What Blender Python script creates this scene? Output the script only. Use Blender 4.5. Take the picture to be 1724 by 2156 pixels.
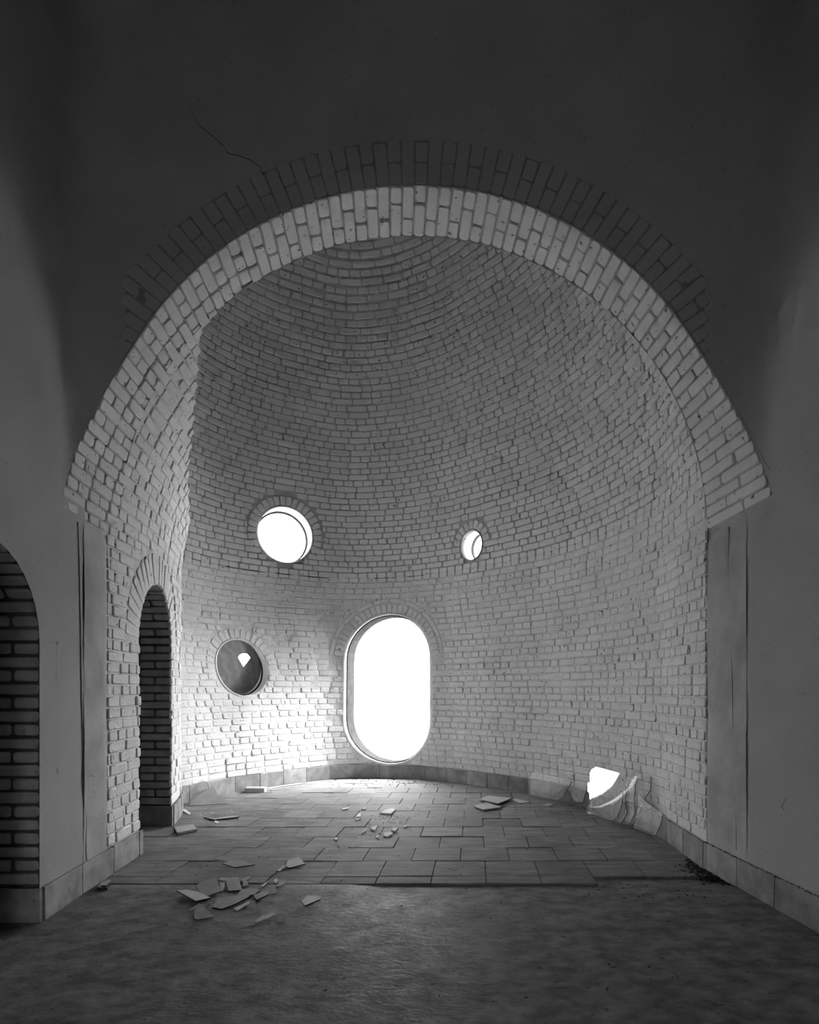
import bpy, math, random
import numpy as np
from mathutils import Vector, Matrix
from mathutils.geometry import delaunay_2d_cdt

# ------------------------------------------------------------------ camera, sky, sun, exposure
SC = bpy.context.scene
COL = SC.collection
for o in list(bpy.data.objects):
    bpy.data.objects.remove(o)
F_PX, CAM_H, PX0, PY0 = 1300.0, 1.05, 1000.0, 1450.0          # focal length and principal point in photograph pixels
cam = bpy.data.cameras.new('camera')
cam.sensor_fit = 'HORIZONTAL'; cam.sensor_width = 36.0
cam.lens = 36.0 * F_PX / 1724.0
cam.shift_x = (862.0 - PX0) / 1724.0
cam.shift_y = (PY0 - 1078.0) / 1724.0
cam.clip_start = 0.05
camo = bpy.data.objects.new('camera', cam)
camo.location = (0, 0, CAM_H); camo.rotation_euler = (math.pi / 2, 0, 0)
COL.objects.link(camo); SC.camera = camo

world = bpy.data.worlds.new('sky'); SC.world = world; world.use_nodes = True
bg = world.node_tree.nodes['Background']
_s = world.node_tree.nodes.new('ShaderNodeTexSky'); _s.sky_type = 'NISHITA'; _s.sun_disc = False         # hazy bright sky, sun behind the niche
_s.sun_elevation = math.radians(40); _s.sun_rotation = math.radians(56); _s.dust_density = 2.0
_bw = world.node_tree.nodes.new('ShaderNodeRGBToBW')                                                    # black-and-white film
_ad = world.node_tree.nodes.new('ShaderNodeMath'); _ad.operation = 'MULTIPLY_ADD'                       # thin even cloud veil over the sky
_ad.inputs[1].default_value = 0.60; _ad.inputs[2].default_value = 5.2
world.node_tree.links.new(_s.outputs[0], _bw.inputs[0]); world.node_tree.links.new(_bw.outputs[0], _ad.inputs[0])
world.node_tree.links.new(_ad.outputs[0], bg.inputs[0]); bg.inputs[1].default_value = 1.0

sun = bpy.data.lights.new('sun', 'SUN'); sun.energy = 2.2; sun.angle = math.radians(24)
suno = bpy.data.objects.new('sun', sun); COL.objects.link(suno)
suno.rotation_euler = Vector((-0.83, -0.56, -0.84)).to_track_quat('-Z', 'Y').to_euler()

SC.view_settings.view_transform = 'Standard'; SC.view_settings.look = 'None'
SC.view_settings.gamma = 1.0; SC.view_settings.exposure = 1.76
SC.view_settings.use_curve_mapping = False
SC.cycles.use_adaptive_sampling = True; SC.cycles.adaptive_threshold = 0.09; SC.cycles.adaptive_min_samples = 24
SC.cycles.max_bounces = 7; SC.cycles.diffuse_bounces = 6; SC.cycles.glossy_bounces = 4
SC.cycles.transparent_max_bounces = 12
SC.cycles.caustics_reflective = False; SC.cycles.caustics_refractive = False
SC.cycles.use_denoising = True
SC.cycles.sample_clamp_indirect = 6.0

random.seed(7); RNG = np.random.default_rng(7)

# ------------------------------------------------------------------ helpers
def floor_pt(x, y, z=0.0):
    """photograph pixel -> point of the horizontal plane at height z"""
    Y = F_PX * (CAM_H - z) / (y - PY0)
    return ((x - PX0) * Y / F_PX, Y, z)

def px_of(p):
    return PX0 + F_PX * p[0] / p[1], PY0 - F_PX * (p[2] - CAM_H) / p[1]

def new_mesh(name, verts, faces, mat=None, smooth=False, mats=None, mat_idx=None):
    me = bpy.data.meshes.new(name)
    me.from_pydata([tuple(map(float, v)) for v in verts], [], [tuple(map(int, f)) for f in faces])
    for m in (mats or ([mat] if mat else [])):
        me.materials.append(m)
    if smooth:
        me.polygons.foreach_set('use_smooth', [True] * len(me.polygons))
    if mat_idx is not None:
        me.polygons.foreach_set('material_index', mat_idx)
    me.update()
    return me

def link(name, me, parent=None, label=None, cat=None, group=None, kind=None, mw=None):
    o = bpy.data.objects.new(name, me); COL.objects.link(o)
    if parent is not None:
        o.parent = parent
    if mw is not None:
        o.matrix_local = mw
    if label: o['label'] = label
    if cat: o['category'] = cat
    if group: o['group'] = group
    if kind: o['kind'] = kind
    return o

def smoothstep(a, b, x):
    t = np.clip((x - a) / (b - a), 0, 1)
    return t * t * (3 - 2 * t)

def catmull(pts, n):
    p = np.array(pts, float)
    p = np.vstack([2 * p[0] - p[1], p, 2 * p[-1] - p[-2]])
    m = len(pts) - 1
    out = []
    for u in np.linspace(0, m - 1e-9, n):
        i = int(u); t = u - i
        a, b, c, d = p[i], p[i + 1], p[i + 2], p[i + 3]
        out.append(0.5 * (2 * b + (c - a) * t + (2 * a - 5 * b + 4 * c - d) * t * t + (3 * b - a - 3 * c + d) * t ** 3))
    return np.array(out)

def frame(c, T, U):
    """matrix with local x = T, local y ~ U, local z = T x U"""
    T = Vector(T).normalized(); U = Vector(U)
    N = T.cross(U).normalized(); U = N.cross(T)
    M = Matrix((T, U, N)).transposed().to_4x4(); M.translation = Vector(c)
    return M

# ------------------------------------------------------------------ materials
def mat_new(name):
    m = bpy.data.materials.new(name); m.use_nodes = True
    nt = m.node_tree; b = nt.nodes['Principled BSDF']
    return m, nt, b

def grey(v):
    return (v, v, v, 1)

def surf_mat(name, base, dark=None, scale=6.0, rough=0.8, bump=0.3, bump_scale=60.0, spec=0.3,
             specks=0.0, speck_scale=45.0, stains=0.0, stain_scale=1.5, bump_dist=0.004, rough_var=0.0, stretch=None, objvar=0.0, patches=()):
    m, nt, b = mat_new(name)
    N, L = nt.nodes, nt.links
    geo = N.new('ShaderNodeNewGeometry')
    pos = geo.outputs['Position']
    if stretch:
        vm = N.new('ShaderNodeVectorMath'); vm.operation = 'MULTIPLY'; vm.inputs[1].default_value = stretch
        L.new(geo.outputs['Position'], vm.inputs[0]); pos = vm.outputs[0]
    def noise(sc, det=2, rg=0.6):
        n = N.new('ShaderNodeTexNoise'); n.inputs['Scale'].default_value = sc
        n.inputs['Detail'].default_value = det; n.inputs['Roughness'].default_value = rg
        L.new(pos, n.inputs['Vector']); return n.outputs['Fac']
    def ramp(src, lo, hi, v0, v1):
        r = N.new('ShaderNodeMapRange'); r.inputs[1].default_value = lo; r.inputs[2].default_value = hi
        r.inputs[3].default_value = v0; r.inputs[4].default_value = v1
        L.new(src, r.inputs[0]); return r.outputs[0]
    def mul(a, c):
        k = N.new('ShaderNodeMath'); k.operation = 'MULTIPLY'; L.new(a, k.inputs[0]); L.new(c, k.inputs[1]); return k.outputs[0]
    dark = base * 0.8 if dark is None else dark
    v = ramp(noise(scale), 0.3, 0.7, dark, base)
    if stains:
        v = mul(v, ramp(noise(stain_scale, 3, 0.65), 0.38, 0.62, 1 - stains, 1.0))
    if specks:
        v = mul(v, ramp(noise(speck_scale, 1, 0.5), 0.695, 0.75, 1.0, 1 - specks))
    if objvar:
        oi = N.new('ShaderNodeObjectInfo'); v = mul(v, ramp(oi.outputs['Random'], 0, 1, 1 - objvar, 1 + objvar))
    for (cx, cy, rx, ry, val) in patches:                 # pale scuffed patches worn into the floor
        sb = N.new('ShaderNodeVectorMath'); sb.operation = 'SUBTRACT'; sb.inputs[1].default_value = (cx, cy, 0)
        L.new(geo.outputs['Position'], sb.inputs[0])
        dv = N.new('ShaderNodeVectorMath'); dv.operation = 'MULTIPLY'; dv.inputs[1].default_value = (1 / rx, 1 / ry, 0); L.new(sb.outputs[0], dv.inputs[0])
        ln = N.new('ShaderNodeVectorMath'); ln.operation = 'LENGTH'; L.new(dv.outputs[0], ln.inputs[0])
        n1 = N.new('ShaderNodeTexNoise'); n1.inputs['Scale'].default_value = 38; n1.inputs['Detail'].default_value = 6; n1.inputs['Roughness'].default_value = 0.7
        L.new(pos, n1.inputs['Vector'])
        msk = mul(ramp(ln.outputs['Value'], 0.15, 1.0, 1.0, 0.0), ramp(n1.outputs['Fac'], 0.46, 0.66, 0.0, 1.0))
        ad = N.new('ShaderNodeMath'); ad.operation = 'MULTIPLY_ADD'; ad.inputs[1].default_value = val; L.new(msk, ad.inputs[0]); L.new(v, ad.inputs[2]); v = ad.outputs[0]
    comb = N.new('ShaderNodeCombineColor')
    for i in range(3): L.new(v, comb.inputs[i])
    L.new(comb.outputs[0], b.inputs['Base Color'])
    b.inputs['Specular IOR Level'].default_value = spec
    if rough_var:
        L.new(ramp(noise(stain_scale * 1.7, 2, 0.6), 0.35, 0.65, rough - rough_var, rough + rough_var), b.inputs['Roughness'])
    else:
        b.inputs['Roughness'].default_value = rough
    bp = N.new('ShaderNodeBump'); bp.inputs['Strength'].default_value = bump; bp.inputs['Distance'].default_value = bump_dist
    L.new(noise(bump_scale, 2, 0.65), bp.inputs['Height']); L.new(bp.outputs[0], b.inputs['Normal'])
    return m

M_WHITE = surf_mat('whitewashed brick', 0.70, 0.64, 9, 0.8, 0.6, 38, 0.15, specks=0.7, speck_scale=30, stains=0.10, stain_scale=2.2, bump_dist=0.007)
M_WHITE2 = surf_mat('whitewashed mortar', 0.68, 0.58, 14, 0.85, 0.7, 55, 0.15, specks=0.85, speck_scale=34, stains=0.12, stain_scale=3, bump_dist=0.008)
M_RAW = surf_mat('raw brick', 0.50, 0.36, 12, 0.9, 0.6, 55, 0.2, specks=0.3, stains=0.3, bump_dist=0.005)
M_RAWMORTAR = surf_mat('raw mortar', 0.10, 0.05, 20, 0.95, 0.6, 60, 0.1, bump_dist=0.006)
M_PLASTER = surf_mat('wall plaster', 0.43, 0.39, 2.2, 0.9, 0.25, 90, 0.15, stains=0.08, stain_scale=1.2, specks=0.2, speck_scale=50, bump_dist=0.003)
M_PLASTER2 = surf_mat('rough plaster', 0.50, 0.40, 5, 0.9, 0.4, 50, 0.2, stains=0.22, stain_scale=3.0, bump_dist=0.004)
M_TILE = surf_mat('slate floor tile', 0.27, 0.17, 11, 0.80, 0.8, 26, 0.12, stains=0.25, stain_scale=7, specks=0.5, speck_scale=24, stretch=(0.45, 1.5, 1.0), objvar=0.14)
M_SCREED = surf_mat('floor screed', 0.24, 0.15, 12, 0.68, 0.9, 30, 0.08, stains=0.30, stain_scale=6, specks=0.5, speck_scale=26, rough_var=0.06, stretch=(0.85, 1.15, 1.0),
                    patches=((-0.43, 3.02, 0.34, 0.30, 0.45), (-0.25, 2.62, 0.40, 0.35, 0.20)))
M_SKIRT = surf_mat('stone skirting', 0.34, 0.24, 8, 0.75, 0.5, 35, 0.2, stains=0.25, stain_scale=4, specks=0.4, objvar=0.15)
M_REVEAL = surf_mat('smooth white plaster', 0.80, 0.74, 6, 0.8, 0.2, 70, 0.2, bump_dist=0.002)
M_FRAME = surf_mat('dark grey window lining', 0.045, 0.03, 12, 0.9, 0.3, 60, 0.0)
M_DARK = surf_mat('dark dirt', 0.035, 0.02, 30, 0.95, 0.5, 60, 0.1)
M_CHIP = surf_mat('white plaster chip', 0.75, 0.62, 20, 0.85, 0.5, 90, 0.2)
M_SLAB = surf_mat('loose stone tile', 0.42, 0.34, 12, 0.6, 0.3, 60, 0.35)
M_WOOD = surf_mat('grey weathered wood', 0.40, 0.26, 25, 0.8, 0.4, 60, 0.25)
M_GROUND = surf_mat('pale ground outside', 0.62, 0.54, 0.8, 0.95, 0.2, 8, 0.1)
M_JOINT = surf_mat('dirty joint', 0.32, 0.18, 30, 0.95, 0.5, 60, 0.1)
M_WHITE3 = surf_mat('dirty open joints', 0.46, 0.34, 14, 0.9, 0.6, 55, 0.1, bump_dist=0.008)
M_CRACK = surf_mat('hairline crack', 0.16, 0.10, 30, 0.95, 0.3, 60, 0.1)
M_ROOM = surf_mat('shaded room plaster', 0.45, 0.38, 2, 0.9, 0.2, 60, 0.2)

def shard_mat():
    m, nt, b = mat_new('dusty glass')
    geo = nt.nodes.new('ShaderNodeNewGeometry')
    n = nt.nodes.new('ShaderNodeTexNoise'); n.inputs['Scale'].default_value = 30; n.inputs['Detail'].default_value = 5
    r = nt.nodes.new('ShaderNodeMapRange'); r.inputs[3].default_value = 0.20; r.inputs[4].default_value = 0.36
    nt.links.new(geo.outputs['Position'], n.inputs['Vector']); nt.links.new(n.outputs['Fac'], r.inputs[0])
    c = nt.nodes.new('ShaderNodeCombineColor')
    for i in range(3): nt.links.new(r.outputs[0], c.inputs[i])
    nt.links.new(c.outputs[0], b.inputs['Base Color'])
    b.inputs['Roughness'].default_value = 0.35; b.inputs['Specular IOR Level'].default_value = 0.3
    return m
M_SHARD = shard_mat()
M_EDGE_GLINT, _nt, _b = mat_new('glass edge')
_b.inputs['Base Color'].default_value = grey(0.6); _b.inputs['Roughness'].default_value = 0.12  # pale base colour stands in for glints along broken edges
M_EDGED, _nt, _b = mat_new('dark glass edge')
_b.inputs['Base Color'].default_value = grey(0.03); _b.inputs['Roughness'].default_value = 0.2

def pane_mat():
    m, nt, b = mat_new('clear glass pane')
    N, L = nt.nodes, nt.links
    out = N['Material Output']
    tr = N.new('ShaderNodeBsdfTransparent'); tr.inputs[0].default_value = grey(0.96)
    gl = N.new('ShaderNodeBsdfGlossy'); gl.inputs['Roughness'].default_value = 0.02; gl.inputs[0].default_value = grey(0.95)
    fr = N.new('ShaderNodeFresnel'); fr.inputs[0].default_value = 1.55
    gb = N.new('ShaderNodeNewGeometry'); iv = N.new('ShaderNodeMath'); iv.operation = 'SUBTRACT'; iv.inputs[0].default_value = 1.0
    L.new(gb.outputs['Backfacing'], iv.inputs[1])           # the rear face of the thin sheet adds no second mirror
    ff = N.new('ShaderNodeMath'); ff.operation = 'MULTIPLY'; L.new(fr.outputs[0], ff.inputs[0]); L.new(iv.outputs[0], ff.inputs[1])
    mx = N.new('ShaderNodeMixShader'); L.new(ff.outputs[0], mx.inputs[0]); L.new(tr.outputs[0], mx.inputs[1]); L.new(gl.outputs[0], mx.inputs[2])
    b.inputs['Base Color'].default_value = grey(0.5); b.inputs['Roughness'].default_value = 0.5
    geo = N.new('ShaderNodeNewGeometry')
    n = N.new('ShaderNodeTexNoise'); n.inputs['Scale'].default_value = 14; n.inputs['Detail'].default_value = 5
    r = N.new('ShaderNodeMapRange'); r.inputs[1].default_value = 0.35; r.inputs[2].default_value = 0.7; r.inputs[3].default_value = 0.03; r.inputs[4].default_value = 0.16
    L.new(geo.outputs['Position'], n.inputs['Vector']); L.new(n.outputs['Fac'], r.inputs[0])
    mx2 = N.new('ShaderNodeMixShader'); L.new(r.outputs[0], mx2.inputs[0]); L.new(mx.outputs[0], mx2.inputs[1]); L.new(b.outputs[0], mx2.inputs[2])
    L.new(mx2.outputs[0], out.inputs[0])
    return m
M_PANE = pane_mat()

def painted_pane_mat():
    m, nt, b = mat_new('smeared grey glass')
    N, L = nt.nodes, nt.links
    geo = N.new('ShaderNodeNewGeometry')
    w = N.new('ShaderNodeTexWave'); w.wave_type = 'RINGS'; w.inputs['Scale'].default_value = 3.0
    w.inputs['Distortion'].default_value = 9; w.inputs['Detail'].default_value = 4; w.inputs['Detail Scale'].default_value = 2.2
    n = N.new('ShaderNodeTexNoise'); n.inputs['Scale'].default_value = 9; n.inputs['Detail'].default_value = 6
    L.new(geo.outputs['Position'], w.inputs['Vector']); L.new(geo.outputs['Position'], n.inputs['Vector'])
    k = N.new('ShaderNodeMath'); k.operation = 'MULTIPLY'; L.new(w.outputs['Fac'], k.inputs[0]); L.new(n.outputs['Fac'], k.inputs[1])
    r = N.new('ShaderNodeMapRange'); r.inputs[1].default_value = 0.1; r.inputs[2].default_value = 0.55; r.inputs[3].default_value = 0.15; r.inputs[4].default_value = 0.21
    L.new(k.outputs[0], r.inputs[0])
    c = N.new('ShaderNodeCombineColor')
    for i in range(3): L.new(r.outputs[0], c.inputs[i])
    L.new(c.outputs[0], b.inputs['Base Color'])
    b.inputs['Roughness'].default_value = 0.45
    return m
M_SMEAR = painted_pane_mat()

# ------------------------------------------------------------------ brick pieces
def brick_mesh(L, H, seed, mat, rough=1.0, depth=0.014, ch=0.007):
    """one brick face: corner-cut outline, two chamfer rings and a flat front (38 triangles)"""
    r = np.random.default_rng(seed)
    def ring(inset, z, jit):
        hx, hy = L / 2 - inset, H / 2 - inset
        c = min(0.006 + r.uniform(0, 0.004), hy * 0.6)
        p = [(-hx + c, -hy), (hx - c, -hy), (hx, -hy + c), (hx, hy - c), (hx - c, hy), (-hx + c, hy), (-hx, hy - c), (-hx, -hy + c)]
        return [(x + r.uniform(-jit, jit), y + r.uniform(-jit, jit) * 0.8, z + r.uniform(-jit, jit) * 0.6) for x, y in p]
    j = 0.0016 * rough
    v = ring(-0.0005, -depth, j) + ring(ch * 0.30, -ch * 0.55, j) + ring(ch * 1.05, 0.0, j)
    f = []
    for k in (0, 8):
        for i in range(8):
            n = (i + 1) % 8
            f.append((k + i, k + n, k + 8 + n, k + 8 + i))
    f.append(tuple(range(16, 24)))
    me = new_mesh('brick_piece', v, f, mat)
    sm = [True] * 16 + [False]
    me.polygons.foreach_set('use_smooth', sm)
    return me

STR, HDR, CRS, JNT = 0.23, 0.115, 0.0655, 0.007
class Kit:
    """shared brick meshes: stretcher, header and thin (voussoir) pieces in several variants"""
    def __init__(self, mat, rough=1.0, joint=JNT, seed=0, ch=0.007, depth=0.014):
        self.joint = joint
        self.s = [brick_mesh(STR - joint, CRS - joint, seed + i, mat, rough, depth, ch) for i in range(6)]
        self.h = [brick_mesh(HDR - joint, CRS - joint, seed + 50 + i, mat, rough, depth, ch) for i in range(6)]
        self.np = {}
        for me in self.s + self.h:
            v = np.array([x.co for x in me.vertices]); f = [tuple(p.vertices) for p in me.polygons]
            self.np[me.name] = (v, f)
KW = Kit(M_WHITE, 1.0, 0.006, 100)
KD = Kit(M_WHITE, 1.0, 0.008, 200, 0.005, 0.024)
KR = Kit(M_RAW, 1.5, 0.010, 300, 0.009, 0.03)

class Pile:
    """collects brick placements for one thing; the largest in view become objects, the rest one joined part"""
    def __init__(self, kit): self.kit = kit; self.items = []
    def add(self, c, T, U, length, height=CRS, jit=1.0):
        kit = self.kit
        ln, hh = length - kit.joint, height - kit.joint
        if ln < 0.02: return
        use_s = length > 0.165
        me = random.choice(kit.s if use_s else kit.h)
        L0 = (STR if use_s else HDR) - kit.joint
        M = frame(c, T, U)
        M = M @ Matrix.Translation((0, 0, random.gauss(0, 0.0024) * jit))
        M = M @ Matrix.Rotation(random.gauss(0, 0.010) * jit, 4, 'X') @ Matrix.Rotation(random.gauss(0, 0.008) * jit, 4, 'Y') @ Matrix.Rotation(random.gauss(0, 0.007) * jit, 4, 'Z')
        M = M @ Matrix.Diagonal((ln / L0, hh / (CRS - kit.joint), 1, 1))
        cam_v = Vector((0, 0, CAM_H)) - M.translation
        N = M.to_3x3().col[2].normalized()
        d = cam_v.length
        px, py = px_of(M.translation) if M.translation.y > 0.3 else (-999, -999)
        vis = max(0.0, N.dot(cam_v) / d) * length * height / d ** 2
        if not (0 < px < 1724 and 0 < py < 2156): vis = -1.0 / max(d, 0.1)
        self.items.append((vis, me, M))
    def build(self, parent, name='brick', cap=295):
        items = sorted(self.items, key=lambda t: -t[0])
        for vis, me, M in items[:cap]:
            link(name, me, parent, mw=M)
        rest = items[cap:]
        if rest:
            V, Fc, off = [], [], 0
            sm = []
            for vis, me, M in rest:
                v, f = self.kit.np[me.name]
                m = np.array(M)
                V.append(v @ m[:3, :3].T + m[:3, 3])
                Fc.extend([tuple(i + off for i in q) for q in f])
                sm.extend([True] * 16 + [False]); off += len(v)
            V = np.vstack(V)
            me = bpy.data.meshes.new('brickwork')
            me.from_pydata(V.tolist(), [], Fc)
            me.materials.append(rest[0][1].materials[0]); me.polygons.foreach_set('use_smooth', sm); me.update()
            link('brickwork', me, parent, kind='stuff')

def in_poly(poly, x, y):
    n = len(poly); c = False; j = n - 1
    for i in range(n):
        xi, yi = poly[i]; xj, yj = poly[j]
        if (yi > y) != (yj > y) and x < (xj - xi) * (y - yi) / (yj - yi) + xi: c = not c
        j = i
    return c

def cdt_surface(us, vs, holes, mapf, outline=None, flip=False):
    """triangulated sheet over grid (us, vs) with clean-edged holes; mapf(u, v) -> point"""
    pts, edges = [], []
    umin, umax, vmin, vmax = us[0], us[-1], vs[0], vs[-1]
    bbs = [(min(p[0] for p in h), max(p[0] for p in h), min(p[1] for p in h), max(p[1] for p in h)) for h in holes]
    def near(u, v):
        for h, b in zip(holes, bbs):
            if b[0] - 1e-3 <= u <= b[1] + 1e-3 and b[2] - 1e-3 <= v <= b[3] + 1e-3 and in_poly(h, u, v): return True
        return False
    for u in us:
        for v in vs:
            edge = u in (umin, umax) or v in (vmin, vmax)
            if not near(u, v) or edge: pts.append((u, v))
    for h in holes:
        b = len(pts); pts.extend(h)
        edges.extend([(b + i, b + (i + 1) % len(h)) for i in range(len(h))])
    r = delaunay_2d_cdt([Vector(p) for p in pts], edges, [], 0, 1e-6)
    co, tris = r[0], r[2]
    out = []
    for t in tris:
        cu = sum(co[i][0] for i in t) / 3; cv = sum(co[i][1] for i in t) / 3
        if any(b[0] <= cu <= b[1] and b[2] <= cv <= b[3] and in_poly(h, cu, cv) for h, b in zip(holes, bbs)): continue
        out.append(t[::-1] if flip else t)
    return [mapf(c[0], c[1]) for c in co], out

def subtract(iv, cuts):
    for a, b in cuts:
        new = []
        for s, e in iv:
            if b <= s or a >= e: new.append((s, e)); continue
            if a > s: new.append((s, a))
            if b < e: new.append((b, e))
        iv = new
    return iv

# ------------------------------------------------------------------ plan of the place
def pw(Y, xs, ys): return float(np.interp(Y, xs, ys))
_LY = np.array([-6, 0, 2.84, 3.2, 3.62, 3.93, 4.35, 4.74, 4.98, 5.2, 5.35, 5.57, 5.8, 6.0, 6.15, 6.3])
_LX = np.array([-1.56, -1.56, -1.975, -2.03, -2.085, -2.13, -2.215, -2.33, -2.405, -2.48, -2.545, -2.655, -2.80, -2.97, -3.12, -3.32])
_lyd = np.linspace(-6, 6.3, 500); _lxd = np.interp(_lyd, _LY, _LX)
_k = np.exp(-np.linspace(-2, 2, 9) ** 2); _k /= _k.sum()
_lxs = np.convolve(np.pad(_lxd, 4, 'edge'), _k, 'valid')
def xL(Y): return float(np.interp(Y, _lyd, _lxs))
RAD, ZS = 1.72, 1.98
def xR(Y): return xL(Y) + 2 * RAD
YF, YB, FIL = 3.25, 3.62, 0.26
ATOT = 2 * ZS + math.pi * RAD
def Zarch(u):
    """arch height at distance u from the left wall"""
    d = RAD - u
    return ZS + math.sqrt(max(0, RAD * RAD - d * d))
def Yfront(u):
    u = min(u, 2 * RAD - u)
    if u >= FIL: return YF
    return YF - (FIL - math.sqrt(max(0, FIL * FIL - (FIL - u) ** 2)))
def barrel(a, Y, off=0.0):
    """a: length over the arch from the left floor line to the right one; off: towards the room"""
    if a <= ZS: return (xL(Y) + off, Y, a)
    if a >= ATOT - ZS: return (xR(Y) - off, Y, ATOT - a)
    th = (a - ZS) / RAD
    return (xL(Y) + RAD - (RAD - off) * math.cos(th), Y, ZS + (RAD - off) * math.sin(th))
def barrel_u(a):
    if a <= ZS or a >= ATOT - ZS: return 0.0
    return RAD - RAD * abs(math.cos((a - ZS) / RAD))
_bz = [0, 2.30, 2.42, 2.52, 2.66, 2.80, 2.92, 3.04, 3.16, 3.3]
_by = [6.3, 6.3, 5.60, 5.10, 4.66, 4.40, 4.18, 3.93, 3.66, YB]
def Yback(a):
    if a > ZS + RAD * 1.2: return YB
    z = barrel(a, 3.5)[2]
    return float(np.interp(z, _bz, _by))

# the round brick tower behind the arch
F0c = [(1.352, 3.62), (1.335, 4.0), (1.315, 4.45), (1.175, 5.0), (.985, 5.47), (.765, 5.86), (.535, 6.17), (.156, 6.55), (-.25, 6.92), (-.514, 7.09), (-.81, 7.24),
       (-1.10, 7.31), (-1.41, 7.32), (-1.69, 7.20), (-1.92, 6.99), (-2.12, 6.74), (-2.31, 6.47), (-2.49, 6.19), (-2.60, 5.93), (-2.70, 5.55), (-2.95, 5.0), (-3.02, 4.2), (-2.9, 3.62)]
F1c = [(1.352, 3.62), (1.335, 4.0), (1.315, 4.45), (1.175, 5.0), (.985, 5.47), (.765, 5.86), (.535, 6.17), (.156, 6.55), (-.25, 6.92), (-.514, 7.09), (-.81, 7.24),
       (-1.10, 7.32), (-1.41, 7.36), (-1.72, 7.31), (-2.05, 7.14), (-2.34, 6.96), (-2.60, 6.70), (-2.78, 6.42), (-2.89, 6.08), (-2.95, 5.65), (-3.05, 5.0), (-3.05, 4.2), (-2.95, 3.62)]
NT = 700
F0, F1 = catmull(F0c, NT), catmull(F1c, NT)
PIV = np.array([-0.8, 3.66])
_kz = [0, 2.4, 3.0, 3.6, 4.1, 4.56, 5.0, 5.28, 5.6, 6.0, 6.4, 6.8, 7.1, 7.3]
_kk = [1, 1, .984, .945, .910, .868, .81, .757, .69, .59, .47, .32, .17, .03]
_zd = np.linspace(0, 7.3, 600); _kd = np.interp(_zd, _kz, _kk)
_kd = np.convolve(np.pad(_kd, 15, 'edge'), np.ones(31) / 31, 'valid')
ZTOP = 7.3
def kz(Z): return float(np.interp(Z, _zd, _kd))
_ring_cache = {}
def ring(Z):
    key = round(Z, 5)
    if key not in _ring_cache:
        m = float(smoothstep(0.15, 2.2, Z))
        P = PIV + kz(Z) * ((1 - m) * F0 + m * F1 - PIV)
        seg = np.hypot(*(P[1:] - P[:-1]).T)
        _ring_cache[key] = (P, np.concatenate([[0], np.cumsum(seg)]))
    return _ring_cache[key]
TT = np.linspace(0, 1, NT)
def tower_t(t, Z, off=0.0):
    P, S = ring(Z)
    x = float(np.interp(t, TT, P[:, 0])); y = float(np.interp(t, TT, P[:, 1]))
    if off:
        d = 0.004
        x1, y1 = float(np.interp(t + d, TT, P[:, 0])), float(np.interp(t + d, TT, P[:, 1]))
        x0, y0 = float(np.interp(t - d, TT, P[:, 0])), float(np.interp(t - d, TT, P[:, 1]))
        tx, ty = x1 - x0, y1 - y0; l = math.hypot(tx, ty) or 1
        x += -ty / l * off; y += tx / l * off            # left of travel = inside
    return (x, y, Z)
def t_of_s(Z, s): P, S = ring(Z); return float(np.interp(s, S, TT))
def s_of_t(Z, t): P, S = ring(Z); return float(np.interp(t, TT, S))
def tower_s(s, Z, off=0.0): return tower_t(t_of_s(Z, s), Z, off)
def t_at_px(x, Z):
    """parameter where the sight line of pixel column x meets the tower at height Z (far side)"""
    P, S = ring(Z); q = PX0 + F_PX * P[:, 0] / P[:, 1]
    idx = np.where((q[:-1] - x) * (q[1:] - x) <= 0)[0]
    idx = [i for i in idx if P[i, 1] > 5.0 or x > 1150]
    return TT[idx[0]]

class Win:
    """opening in the tower: stadium with half-width r and half straight height hs, centre (t, Z)"""
    def __init__(self, t, Z, r, hs, ring_w, rim, half_only):
        self.t, self.Z, self.r, self.hs, self.rw, self.rim, self.half = t, Z, r, hs, ring_w, rim, half_only
    def outline(self, grow=0.0, n=20):
        R = self.r + grow; p = []
        for i in range(n + 1):
            f = math.pi * i / n; p.append((R * math.cos(f), self.hs + R * math.sin(f)))
        for i in range(n + 1):
            f = math.pi + math.pi * i / n; p.append((R * math.cos(f), -self.hs + R * math.sin(f)))
        if self.hs == 0: p = [(R * math.cos(2 * math.pi * i / 48), R * math.sin(2 * math.pi * i / 48)) for i in range(48)]
        return p
    def to_t(self, du, dv):
        Z = self.Z + dv
        return t_of_s(Z, s_of_t(Z, self.t) - du), Z          # +du = to the right in the picture
    def pt(self, du, dv, off=0.0):
        t, Z = self.to_t(du, dv); return tower_t(t, Z, off)
    def normal(self):
        a = Vector(tower_t(self.t - .004, self.Z)); b = Vector(tower_t(self.t + .004, self.Z))
        d = (b - a).normalized(); return Vector((d.y, -d.x, 0))       # outwards
    def chord(self, z0, z1):
        """half width blocked for a brick row"""
        best = 0
        for z in np.linspace(z0, z1, 5):
            dv = z - self.Z
            low = dv < (self.hs if self.hs else self.half)
            R = self.r + (self.rim if low else self.rw)
            top = self.hs + R if not low else self.hs + R
            if abs(dv) <= self.hs: best = max(best, R); continue
            e = abs(dv) - self.hs
            if e < R: best = max(best, math.sqrt(R * R - e * e))
        return best

W_OVAL = Win(t_at_px(819, 1.05), 1.045, 0.535, 0.345, 0.185, 0.022, 0)
W_UP = Win(t_at_px(600, 2.81), 2.80, 0.305, 0, 0.125, 0.012, -0.10)
W_SMALL = Win(t_at_px(990, 2.61), 2.61, 0.155, 0, 0.115, 0.012, 0.02)
W_LOW = Win(t_at_px(508, 1.29), 1.275, 0.30, 0, 0.125, 0.012, 0.0)
WINS = [W_OVAL, W_UP, W_SMALL, W_LOW]
ZC = CRS * 36                                  # dark bed joint where the dome starts leaning in

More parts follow.
